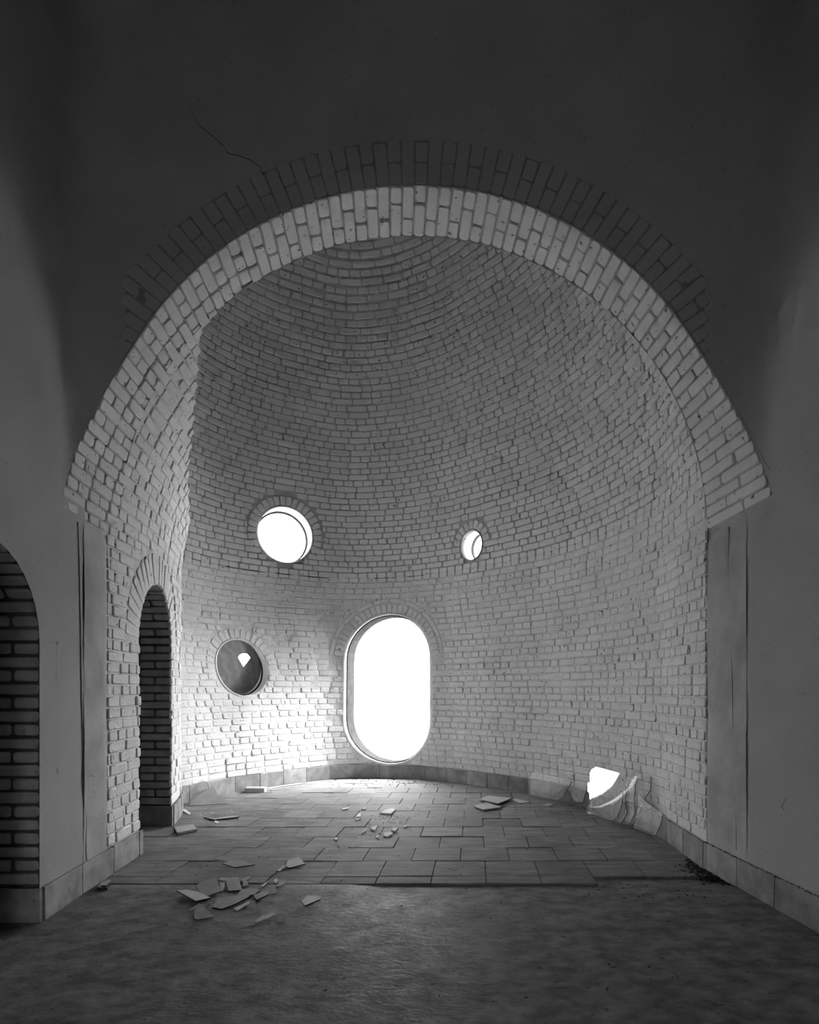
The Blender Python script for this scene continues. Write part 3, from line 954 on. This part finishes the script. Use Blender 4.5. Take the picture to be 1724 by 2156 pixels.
def crack(pts3, n, w, parent, mat=M_DARK, lift=0.0015):
    """thin dark groove following points on a surface with normal n"""
    V, Fq = [], []
    m = len(pts3)
    for i, p in enumerate(pts3):
        p = Vector(p); a = Vector(pts3[max(0, i - 1)]); b = Vector(pts3[min(m - 1, i + 1)])
        nn = Vector(n(p) if callable(n) else n).normalized()
        s = (b - a).cross(nn).normalized(); ww = w * random.uniform(0.4, 1.3) * (0.35 if i in (0, m - 1) else 1)
        V += [p + s * ww / 2 - nn * 0.002, p + nn * lift, p - s * ww / 2 - nn * 0.002]
    for i in range(m - 1):
        q = 3 * i; Fq += [(q, q + 3, q + 4, q + 1), (q + 1, q + 4, q + 5, q + 2)]
    link('crack', new_mesh('crack', V, Fq, mat), parent)
crack([px_plane(x, y, c4 - n4 * 0.001, n4) for x, y in ((512.6, 1404), (518, 1411), (523, 1416), (528, 1422))], -n4, 0.004, w4)

# open dark bed joint at the foot of the dome
for x0, x1 in ((385, 470), (470, 560), (575, 690), (788, 832), (855, 892)):
    pts = []
    for x in np.linspace(x0, x1, 12):
        pts.append(tower_t(t_at_px(x, ZC), ZC + random.uniform(-.002, .003), 0.001))
    crack(pts, lambda p: Vector((-0.9 - p.x, 5.0 - p.y, 0)), 0.009, ceiling)
# ------------------------------------------------------------------ cracks in the plaster
def wall_px(x, y, side):
    """pixel -> point of the near side wall"""
    f = xL if side < 0 else xR
    lo, hi = 1.5, 5.0
    tgt = (x - PX0) / F_PX
    for _ in range(60):
        m = (lo + hi) / 2
        q = f(m) / m
        if (q < tgt) == (side < 0): lo = m
        else: hi = m
    return Vector((f(m), m, CAM_H + (PY0 - y) * m / F_PX))
crack([wall_px(x, y, -1) + Vector((.003, 0, 0)) for x, y in ((163, 1100), (166, 1200), (168, 1300), (170, 1450), (173, 1560), (172, 1640), (176, 1700), (181, 1720), (180, 1790), (182, 1815))], (1, 0, 0), 0.004, arch, M_CRACK)
crack([wall_px(x, y, 1) + Vector((-.003, 0, 0)) for x, y in ((1536, 1110), (1534, 1200), (1538, 1330), (1543, 1440), (1544, 1540), (1546, 1600), (1550, 1700), (1551, 1790))], (-1, 0, 0), 0.004, arch, M_CRACK)
crack([wall_px(x, y, 1) for x, y in ((1656, 1678), (1648, 1692), (1645, 1699), (1653, 1708))], (-1, 0, 0), 0.004, wall_right, M_CRACK)
cy = YF - 0.003
def face_px(x, y): return Vector(((x - PX0) * cy / F_PX, cy, CAM_H + (PY0 - y) * cy / F_PX))
crack([face_px(x, y) for x, y in ((392, 215), (404, 238), (418, 262), (440, 280), (470, 305), (480, 322), (505, 328), (530, 338), (548, 352), (552, 365), (570, 368), (585, 400), (600, 440), (608, 462))], (0, -1, 0), 0.003, wall_front, M_CRACK)

# ------------------------------------------------------------------ ground outside
link('ground', quad('ground', [(-60, -60, -0.35), (60, -60, -0.35), (60, 60, -0.35), (-60, 60, -0.35)], M_GROUND), label='pale open ground outside the windows', cat='ground', kind='structure')
#DEBRIS
# ------------------------------------------------------------------ loose things on the floor
def prism(name, pts, up, th, mat_top, mat_side=None):
    """slab over 3-D polygon pts (lower face), thickness th along up"""
    up = Vector(up).normalized(); n = len(pts)
    P = [Vector(p) for p in pts]
    nrm = Vector((0, 0, 0))
    for i in range(n): nrm += (P[i] - P[0]).cross(P[(i + 1) % n] - P[0])
    if nrm.dot(up) < 0: P = P[::-1]
    c = sum(P, Vector()) / n
    base = Vector((c.x, c.y, min(p.z for p in P)))
    V = [p - base for p in P] + [p + up * th - base for p in P]
    Fq = [tuple(range(n))[::-1], tuple(range(n, 2 * n))] + [(i, (i + 1) % n, n + (i + 1) % n, n + i) for i in range(n)]
    me = new_mesh(name, V, Fq, mats=[mat_top, mat_side or mat_top], mat_idx=[0, 0] + [1] * n)
    return me, base

def flat_piece(name, poly, label, cat, th=0.005, mat=None, side=None, tilt=None, z=0.0, group=None, scale=1.0):
    """loose flat piece whose outline on the floor is given in photograph pixels; tilt = (azimuth deg, rise in m over the piece)"""
    pts = [Vector(floor_pt(300 + .348 * x, 1550 + .348 * y)) if scale == 1.0 else Vector(floor_pt(x, y)) for x, y in poly]
    if z:
        pts = [Vector((p.x * (1 - z / CAM_H), p.y * (1 - z / CAM_H), 0)) for p in pts]
    up = Vector((0, 0, 1)); lo = 0.0
    if tilt:
        az = math.radians(tilt[0]); d = Vector((math.cos(az), math.sin(az), 0))
        pr = [p.dot(d) for p in pts]; span = max(pr) - min(pr) or 1
        for p, q in zip(pts, pr): p.z = (q - min(pr)) / span * tilt[1]
        up = Vector((-d.x * tilt[1] / span, -d.y * tilt[1] / span, 1)).normalized()
    me, base = prism(name, pts, up, th, mat, side)
    o = link(name, me, label=label, cat=cat, group=group)
    o.location = base + Vector((0, 0, z + 0.001))
    return o

G_SM = 'small glass shards scattered on the near floor'
SH = M_SHARD
big = [
 ([(205, 965), (255, 955), (330, 955), (410, 985), (320, 1015)], 'leftmost large glass shard of the near heap, bright along one edge', (200, .020)),
 ([(320, 930), (360, 910), (445, 895), (478, 955), (375, 978)], 'largest squarish grey glass shard lying tilted on the near heap', (70, .030)),
 ([(505, 905), (535, 885), (580, 882), (603, 940), (520, 945)], 'five-sided grey glass shard on the far side of the near heap', (90, .022)),
 ([(555, 990), (600, 950), (690, 948), (712, 955), (680, 972)], 'long tapering glass shard in the middle of the near heap', (90, .015)),
 ([(670, 978), (690, 972), (765, 958), (765, 975), (690, 998)], 'wedge of glass with a dark front edge, at the right of the near heap', (80, .015)),
 ([(420, 1045), (460, 1002), (560, 993), (655, 993), (560, 1030), (480, 1053)], 'widest curved glass shard along the front of the near heap', (90, .016)),
 ([(313, 1105), (315, 1075), (340, 1038), (375, 1060), (430, 1102), (330, 1110)], 'quarter-round glass shard lying in front of the near heap', (80, .018)),
 ([(440, 752), (475, 740), (520, 748), (555, 765), (510, 762)], 'pointed glass sliver, the farther of two beyond the near heap', (80, .012)),
 ([(483, 778), (540, 768), (600, 772), (680, 795), (560, 800)], 'pointed glass sliver, the nearer of two beyond the near heap', (60, .014)),
 ([(865, 795), (880, 770), (945, 755), (985, 785), (890, 803)], 'rounded glass shard with a bright rim lying alone on the slate tiles', (90, .020)),
 ([(960, 1015), (1000, 990), (1085, 995), (1075, 1008), (985, 1032)], 'lone grey glass shard on the screed beside the scuffed patch', (80, .016)),
 ([(675, 1130), (720, 1105), (800, 1090), (805, 1102), (690, 1135)], 'long narrow glass shard lying in front of the near heap', (80, .012)),
 ([(815, 1105), (850, 1105), (878, 1097), (865, 1130), (820, 1125)], 'small crumpled glass piece beside the long narrow shard', (40, .016)),
 ([(1005, 1312), (1040, 1285), (1075, 1260), (1100, 1285), (1160, 1285), (1162, 1297), (1060, 1300)], 'jagged glass shard nearest to the viewer on the bare screed', (80, .018)),
]
for poly, lab, tilt in big:
    flat_piece('glass_shard', poly, lab, 'glass shard', 0.006, M_SHARD, M_EDGE_GLINT if len(lab) % 2 else M_EDGED, tilt, group='broken glass shards on the floor')  # side colour alternates between painted glint and painted under-shadow
SLV = ['small glass sliver wedged between the two squarish shards of the heap', 'small glass sliver touching the right side of the five-sided shard', 'flat glass sliver at the far left end of the heap',
       'dark pointed glass sliver at the far edge of the heap', 'thin glass sliver lying alone just right of the heap', 'tiny three-cornered glass bit right of the heap, beyond the slivers',
       'slanting glass sliver farthest right of the heap', 'flat glass sliver lying just beyond the long tapering shard', 'narrow glass sliver behind the quarter-round shard',
       'narrow glass sliver along the front of the widest curved shard', 'needle of glass beside the wedge at the right of the heap', 'slanting glass needle next to the rounded shard on the tiles']
for poly in [
 [(465, 900), (500, 898), (490, 935), (478, 945)], [(605, 880), (625, 875), (645, 912), (610, 915)], [(455, 880), (480, 870), (535, 870), (520, 885)],
 [(580, 885), (625, 865), (665, 860), (640, 878)], [(715, 915), (745, 898), (760, 900), (725, 920)], [(790, 885), (810, 872), (822, 885), (805, 895)],
 [(805, 922), (835, 897), (862, 893), (860, 905)], [(610, 945), (640, 935), (705, 935), (690, 944)], [(280, 1060), (330, 1035), (350, 1040), (290, 1062)],
 [(550, 1052), (650, 1012), (645, 1026), (570, 1060)], [(772, 955), (810, 948), (815, 957), (780, 962)], [(815, 820), (855, 790), (860, 797), (830, 822)]]:
    flat_piece('glass_sliver', poly, SLV.pop(0), 'glass sliver', 0.005, M_SHARD, M_EDGE_GLINT, (random.choice((40, 80, 120)), .008), group=G_SM)

# white chips of plaster
def q4(poly): return [(600 + .232 * x, 1640 + .232 * y) for x, y in poly]
chips = [
 ([(860, 320), (905, 300), (970, 285), (1005, 295), (960, 328)], 'largest bright white plaster chip on the tiles before the oval window', .012),
 ([(770, 460), (845, 440), (815, 478)], 'triangular white plaster chip among the scattered chips', .010),
 ([(965, 485), (985, 465), (1030, 470), (1000, 490)], 'bright white lump of plaster beside the triangular chip', .014),
 ([(893, 505), (975, 500), (980, 517), (930, 537), (895, 532)], 'flat white plaster flake nearest to the viewer', .010)]
for poly, lab, th in chips:
    flat_piece('plaster_chip', q4(poly), lab, 'plaster chip', th, M_CHIP, None, (80, .008), group='white plaster chips on the tiles', scale=2)
CRL = ['small upright white plaster flake left of the largest chip', 'thin white plaster flake just in front of the small upright flake', 'small plaster flake touching the flat flake nearest the viewer',
       'tiny plaster flake, the closest to the viewer of all chips', 'tiny plaster flake farthest right among the chips', 'slanting plaster flake left of the triangular chip',
       'long thin plaster flake farthest from the viewer, left one', 'thin plaster flake farthest from the viewer, right one', 'plaster flake lying alone left of all other chips']
for poly in [[(650, 352), (665, 328), (692, 328), (682, 352)], [(640, 377), (665, 368), (690, 372), (660, 382)], [(818, 530), (845, 518), (860, 535), (830, 543)], [(835, 552), (867, 545), (860, 558)],
             [(1070, 441), (1105, 430), (1112, 440), (1085, 449)], [(690, 497), (740, 465), (747, 475), (695, 502)], [(510, 279), (580, 268), (575, 279), (530, 285)], [(695, 279), (742, 271), (730, 282)],
             [(440, 550), (485, 545), (475, 562), (455, 562)]]:
    flat_piece('plaster_crumb', q4(poly), CRL.pop(0), 'plaster flake', .007, M_CHIP, None, (60, .006), group='tiny white plaster flakes', scale=2)

# things against the curved wall at the left
flat_piece('stone_tile', [(366.5, 1746), (406, 1740.5), (415, 1750.5), (373, 1758.5)], 'small grey stone tile lying loose in front of the narrow doorway', 'tile', 0.018, M_SLAB, None, None, 0.0, None, 2)
flat_piece('glass_shard', [(377, 1705), (390, 1706), (402, 1714), (398, 1716)], 'little pale glass triangle at the foot of the curved skirting', 'glass shard', 0.005, M_CHIP, None, (120, .006), group='broken glass shards on the floor', scale=2)
flat_piece('wood_splinter', [(429, 1723.6), (451, 1726), (479, 1722), (504, 1721), (501, 1724), (451, 1728.5)], 'dry wood splinter lying on the tiles near the pale slab', 'splinter', 0.010, M_WOOD, M_DARK, (60, .006), scale=2)
flat_piece('plaster_crumb', [(453, 1729), (460, 1732), (457, 1735), (451, 1734)], 'tiny white plaster flake beside the dry splinter', 'plaster flake', .008, M_CHIP, None, None, group='tiny white plaster flakes', scale=2)
for k, z in enumerate((0.0, 0.0125)):
    flat_piece('slate_flake', [(204, 1872), (215.6, 1861), (232, 1855.5), (233, 1861), (225, 1874), (212, 1875)] if k == 0 else [(213, 1869), (218, 1861), (231, 1856), (231, 1862), (224, 1869)],
               'lower slate flake at the foot of the skirting between the doorways' if k == 0 else 'upper slate flake resting on another at the foot of the skirting', 'slate flake', 0.011, M_SLAB, M_DARK, None, z, 'slate flakes by the skirting', 2)

def lean_piece(name, poly, base_a, base_b, lean, label, cat, mat, side, th=0.005, push=0.0, group=None, twist=0.0):
    """sheet leaning back on the wall: plane through the floor points of pixels base_a and base_b, tipped back by lean degrees"""
    A, B = Vector(floor_pt(*base_a)), Vector(floor_pt(*base_b))
    d = (B - A).normalized()
    d = Matrix.Rotation(math.radians(twist), 3, 'Z') @ d
    n = Vector((-d.y, d.x, 0))
    if n.dot(-A) < 0: n = -n                              # faces the viewer
    N = (n * math.cos(math.radians(lean)) + Vector((0, 0, 1)) * math.sin(math.radians(lean))).normalized()
    c = A - n * push
    pts = [px_plane(x, y, c, N) for x, y in poly]
    for p in pts: p.z = max(p.z, 0.0015)
    me, base = prism(name, pts, -N, th, mat, side)
    o = link(name, me, label=label, cat=cat, group=group); o.location = base
    return o

lean_piece('stone_slab', [(399.5, 1697), (406, 1671), (450, 1656), (458, 1672.8), (468, 1676), (478, 1687), (483, 1692)], (399.5, 1697), (483, 1692), 58,
           'pale broken stone slab propped low against the curved skirting', 'slab', M_SLAB, M_DARK, 0.012)
lean_piece('glass_sheet', [(396, 1688), (394, 1672), (424, 1641), (437, 1649), (446, 1681)], (392, 1697), (446, 1688), 20,
           'clear triangular glass sheet leaning behind the pale slab', 'glass sheet', M_PANE, M_EDGED, group='glass sheets leaning on the walls')
GP = 'glass sheets leaning on the walls'
def q8(poly): return [(1000 + x / 4.105, 1580 + y / 4.105) for x, y in poly]
cb = ((1241, 1713), (1323, 1739.5))
TWI = -8.0
lean_piece('glass_sheet', q8([(462, 376), (465, 240), (476, 200), (495, 174), (720, 192), (780, 208), (812, 235), (830, 280), (820, 310), (790, 340), (760, 400), (697, 437)]), (1112, 1678), (1170, 1693), 9,
           'round-cornered clear glass sheet leaning alone, farthest from the viewer', 'glass sheet', M_PANE, M_EDGED, group=GP)
lean_piece('glass_sheet', q8([(800, 330), (835, 265), (870, 300), (965, 318), (945, 400), (930, 452), (860, 440)]), (1195, 1697), (1230, 1706), 9,
           'narrow clear glass sheet half hidden behind the quarter-round piece', 'glass sheet', M_PANE, M_EDGED, push=0.0, group=GP)
lean_piece('glass_sheet', q8([(675, 405), (785, 305), (940, 440), (935, 458), (880, 470), (800, 485), (740, 467)]), (1185, 1702), (1222, 1704.5), 28,
           'quarter-round dusty glass piece leaning against the glass sheets', 'glass sheet', M_PANE, M_EDGED, group=GP)
lean_piece('glass_sheet', q8([(1300, 214), (1525, 230), (1512, 345), (1465, 412), (1440, 490), (1352, 658), (1290, 620)]), *cb, 13,
           'rearmost glass sheet of the leaning group, its corner broken off', 'glass sheet', M_PANE, M_EDGED, push=0.036, group=GP, twist=TWI)
lean_piece('glass_sheet', q8([(985, 540), (985, 280), (990, 195), (1005, 165), (1045, 140), (1398, 236), (1385, 300), (1372, 420), (1380, 540), (1328, 652)]), *cb, 13,
           'largest glass sheet of the leaning group, catching the window light', 'glass sheet', M_PANE, M_EDGED, push=0.024, group=GP, twist=TWI)
lean_piece('glass_sheet', q8([(1255, 350), (1310, 350), (1298, 410), (1300, 480), (1312, 540), (1285, 590), (1258, 634), (1190, 610), (1230, 560)]), *cb, 13,
           'narrow wavy-edged glass strip between the larger leaning sheets', 'glass sheet', M_PANE, M_EDGED, push=0.012, group=GP, twist=TWI)
lean_piece('glass_sheet', q8([(972, 275), (1090, 295), (1205, 330), (1265, 350), (1278, 392), (1262, 480), (1228, 580), (1190, 612), (1000, 551), (985, 545), (952, 520), (985, 460), (1012, 415), (972, 350)]), *cb, 13.5,
           'front glass sheet of the leaning group with a rounded corner', 'glass sheet', M_PANE, M_EDGED, push=0.0, group=GP, twist=TWI)
lean_piece('glass_sheet', q8([(1412, 375), (1460, 425), (1500, 462), (1560, 505), (1620, 545), (1605, 630), (1580, 690), (1555, 740), (1365, 670), (1392, 540)]), (1332.5, 1748), (1379, 1766), 11,
           'clear curved-edge glass shard nearest the viewer, leaning on the skirting', 'glass sheet', M_PANE, M_EDGED, group=GP)

# stacks of loose tiles before the leaning glass
G_ST = 'loose pale tiles stacked on the floor'
quad1 = [(1010, 1685), (1028, 1677), (1077, 1682), (1048, 1694)]
quad2 = [(997, 1699), (1024, 1691.5), (1056, 1701), (1018, 1707)]
names1 = ['bottom tile of the larger stack of pale tiles', 'middle tile of the larger stack of pale tiles', 'top tile of the larger stack of pale tiles']
for k in range(3):
    q = [(x + random.uniform(-2, 2), y + random.uniform(-.4, .4)) for x, y in quad1]
    flat_piece('loose_tile', q, names1[k], 'tile', 0.009, M_SLAB, M_SLAB, None, 0.0105 * k, G_ST, 2)
for k in range(2):
    q = [(x + random.uniform(-2, 2), y + random.uniform(-.4, .4)) for x, y in quad2]
    flat_piece('loose_tile', q, ('lower' if k == 0 else 'upper') + ' tile of the smaller stack nearer the viewer', 'tile', 0.009, M_SLAB, M_SLAB, None, 0.0105 * k, G_ST, 2)
flat_piece('loose_tile', [(1079, 1686), (1084, 1682), (1116, 1690), (1095, 1692.5)], 'thin pale tile lying flat beside the larger stack', 'tile', 0.006, M_SLAB, M_SLAB, None, 0, G_ST, 2)
flat_piece('loose_tile', [(1139, 1696), (1153, 1692.5), (1166, 1694.5), (1153, 1699.5)], 'small diamond-shaped tile lying alone before the leaning glass', 'tile', 0.006, M_SLAB, M_SLAB, None, 0, G_ST, 2)

# bricks and laths on the bright floor
def loose_brick(px, py, L, Wd, H, rz, label):
    me = box_mesh('loose_brick', L, Wd, H, M_SLAB, 0.006, int(px), 0.004)
    o = link('loose_brick', me, label=label, cat='brick', group='loose bricks by the curved skirting')
    x, y, _ = floor_pt(px, py); o.location = (x, y, 0.001); o.rotation_euler = (0, 0, math.radians(rz)); return o
loose_brick(538, 1667, 0.20, 0.10, 0.045, 3, 'loose grey brick lying across the bright floor, the nearer one')
loose_brick(527, 1657.5, 0.20, 0.10, 0.048, -12, 'loose grey brick partly hidden behind another brick')
def lath(a, b, w, h, z, label):
    A, B = Vector(floor_pt(*a)), Vector(floor_pt(*b)); d = B - A
    me = box_mesh('wood_lath', d.length, w, h, M_WOOD, 0.001, int(a[0]), 0.002)
    o = link('wood_lath', me, label=label, cat='lath', group='wooden laths on the bright floor')
    m = (A + B) / 2; o.location = (m.x, m.y, z); o.rotation_euler = (0, 0, math.atan2(d.y, d.x))
lath((560, 1661), (634, 1650.5), 0.06, 0.010, 0.001, 'wider pale lath on the floor beside the loose bricks')
lath((570, 1665.5), (628, 1656.5), 0.022, 0.012, 0.001, 'narrow dark-edged lath in front of the wider one')

# crumbs nobody could count
def crumbs(name, spots, mat, label, cat):
    V, Fq = [], []
    for x, y, z, s in spots:
        b = len(V); a = random.uniform(0, 6.28); ca, sa = math.cos(a), math.sin(a)
        e = random.uniform(0.6, 1.8)
        for dx, dy, dz in ((-1, -.8, 0), (1, -.7, 0), (.8, .9, 0), (-.9, .7, 0), (random.uniform(-.3, .3), 0, random.uniform(.5, 1.1)), ):
            X, Yy = dx * s * e, dy * s
            V.append((x + X * ca - Yy * sa, y + X * sa + Yy * ca, z + dz * s))
        Fq += [(b, b + 1, b + 4), (b + 1, b + 2, b + 4), (b + 2, b + 3, b + 4), (b + 3, b, b + 4), (b + 3, b + 2, b + 1, b)]
    link(name, new_mesh(name, V, Fq, mat), label=label, cat=cat, kind='stuff')
sp = []
for _ in range(900):                                     # dirt heaped along the right skirting
    y = random.choice((random.uniform(2.5, 3.75), random.gauss(3.55, 0.10), random.uniform(3.0, 3.6)))
    xr = xR(y) if y < YB else 1.345
    sp.append((xr - 0.03 - abs(random.gauss(0, 0.05 if 3.35 < y < 3.7 else 0.02)), y, -0.008 if y < 3.3 else 0.0, random.uniform(0.002, 0.008)))
for _ in range(230):                                     # dirt on the ledge of the skirting
    t = random.random()
    if t < 0.7:
        y = random.uniform(2.6, 3.62); sp.append((xR(y) - random.uniform(0.002, 0.016), y, SKH + 0.001, random.uniform(0.002, 0.006)))
    else:
        q = tower_s(random.uniform(0.0, 2.2), 0.1, random.uniform(0.003, 0.016)); sp.append((q[0], q[1], SKH + 0.001, random.uniform(0.002, 0.005)))
crumbs('dirt', sp, M_DARK, 'dark dirt heaped along the skirting of the plaster wall', 'dirt')
sp = []
for _ in range(170):                                     # dark crumbs scattered under the oval window and over the floor
    x, y = random.uniform(690, 930), 1641 + abs(random.gauss(0, 9)); X, Y, _ = floor_pt(x, y); sp.append((X, Y, 0.0, random.uniform(0.003, 0.009)))
for _ in range(260):
    X, Y = random.uniform(-1.9, 1.2), random.uniform(2.1, 5.5); sp.append((X, Y, 0.0 if Y > 3.34 else -0.006, random.uniform(0.0015, 0.005)))
for _ in range(120):
    x, y = random.uniform(1230, 1500), random.uniform(1800, 1890); X, Y, _ = floor_pt(x, y); sp.append((X, Y, -0.003, random.uniform(0.002, 0.007)))
crumbs('crumbs', sp, M_DARK, 'dark crumbs strewn over the tiles and screed', 'crumbs')
sp = []
for _ in range(150):
    x, y = random.gauss(830, 55), random.gauss(1722, 16); X, Y, _ = floor_pt(x, max(y, 1660)); sp.append((X, Y, 0.0, random.uniform(0.002, 0.007)))
for _ in range(120):
    x, y = random.gauss(480, 45), random.gauss(1718, 12); X, Y, _ = floor_pt(x, max(y, 1690)); sp.append((X, Y, 0.0, random.uniform(0.002, 0.007)))
for _ in range(160):
    x, y = random.gauss(480, 70), random.gauss(1880, 25); X, Y, _ = floor_pt(x, y); sp.append((X, Y, 0.0, random.uniform(0.001, 0.004)))
crumbs('plaster_dust', sp, M_CHIP, 'white plaster crumbs and glass grit strewn over the tiles', 'grit')
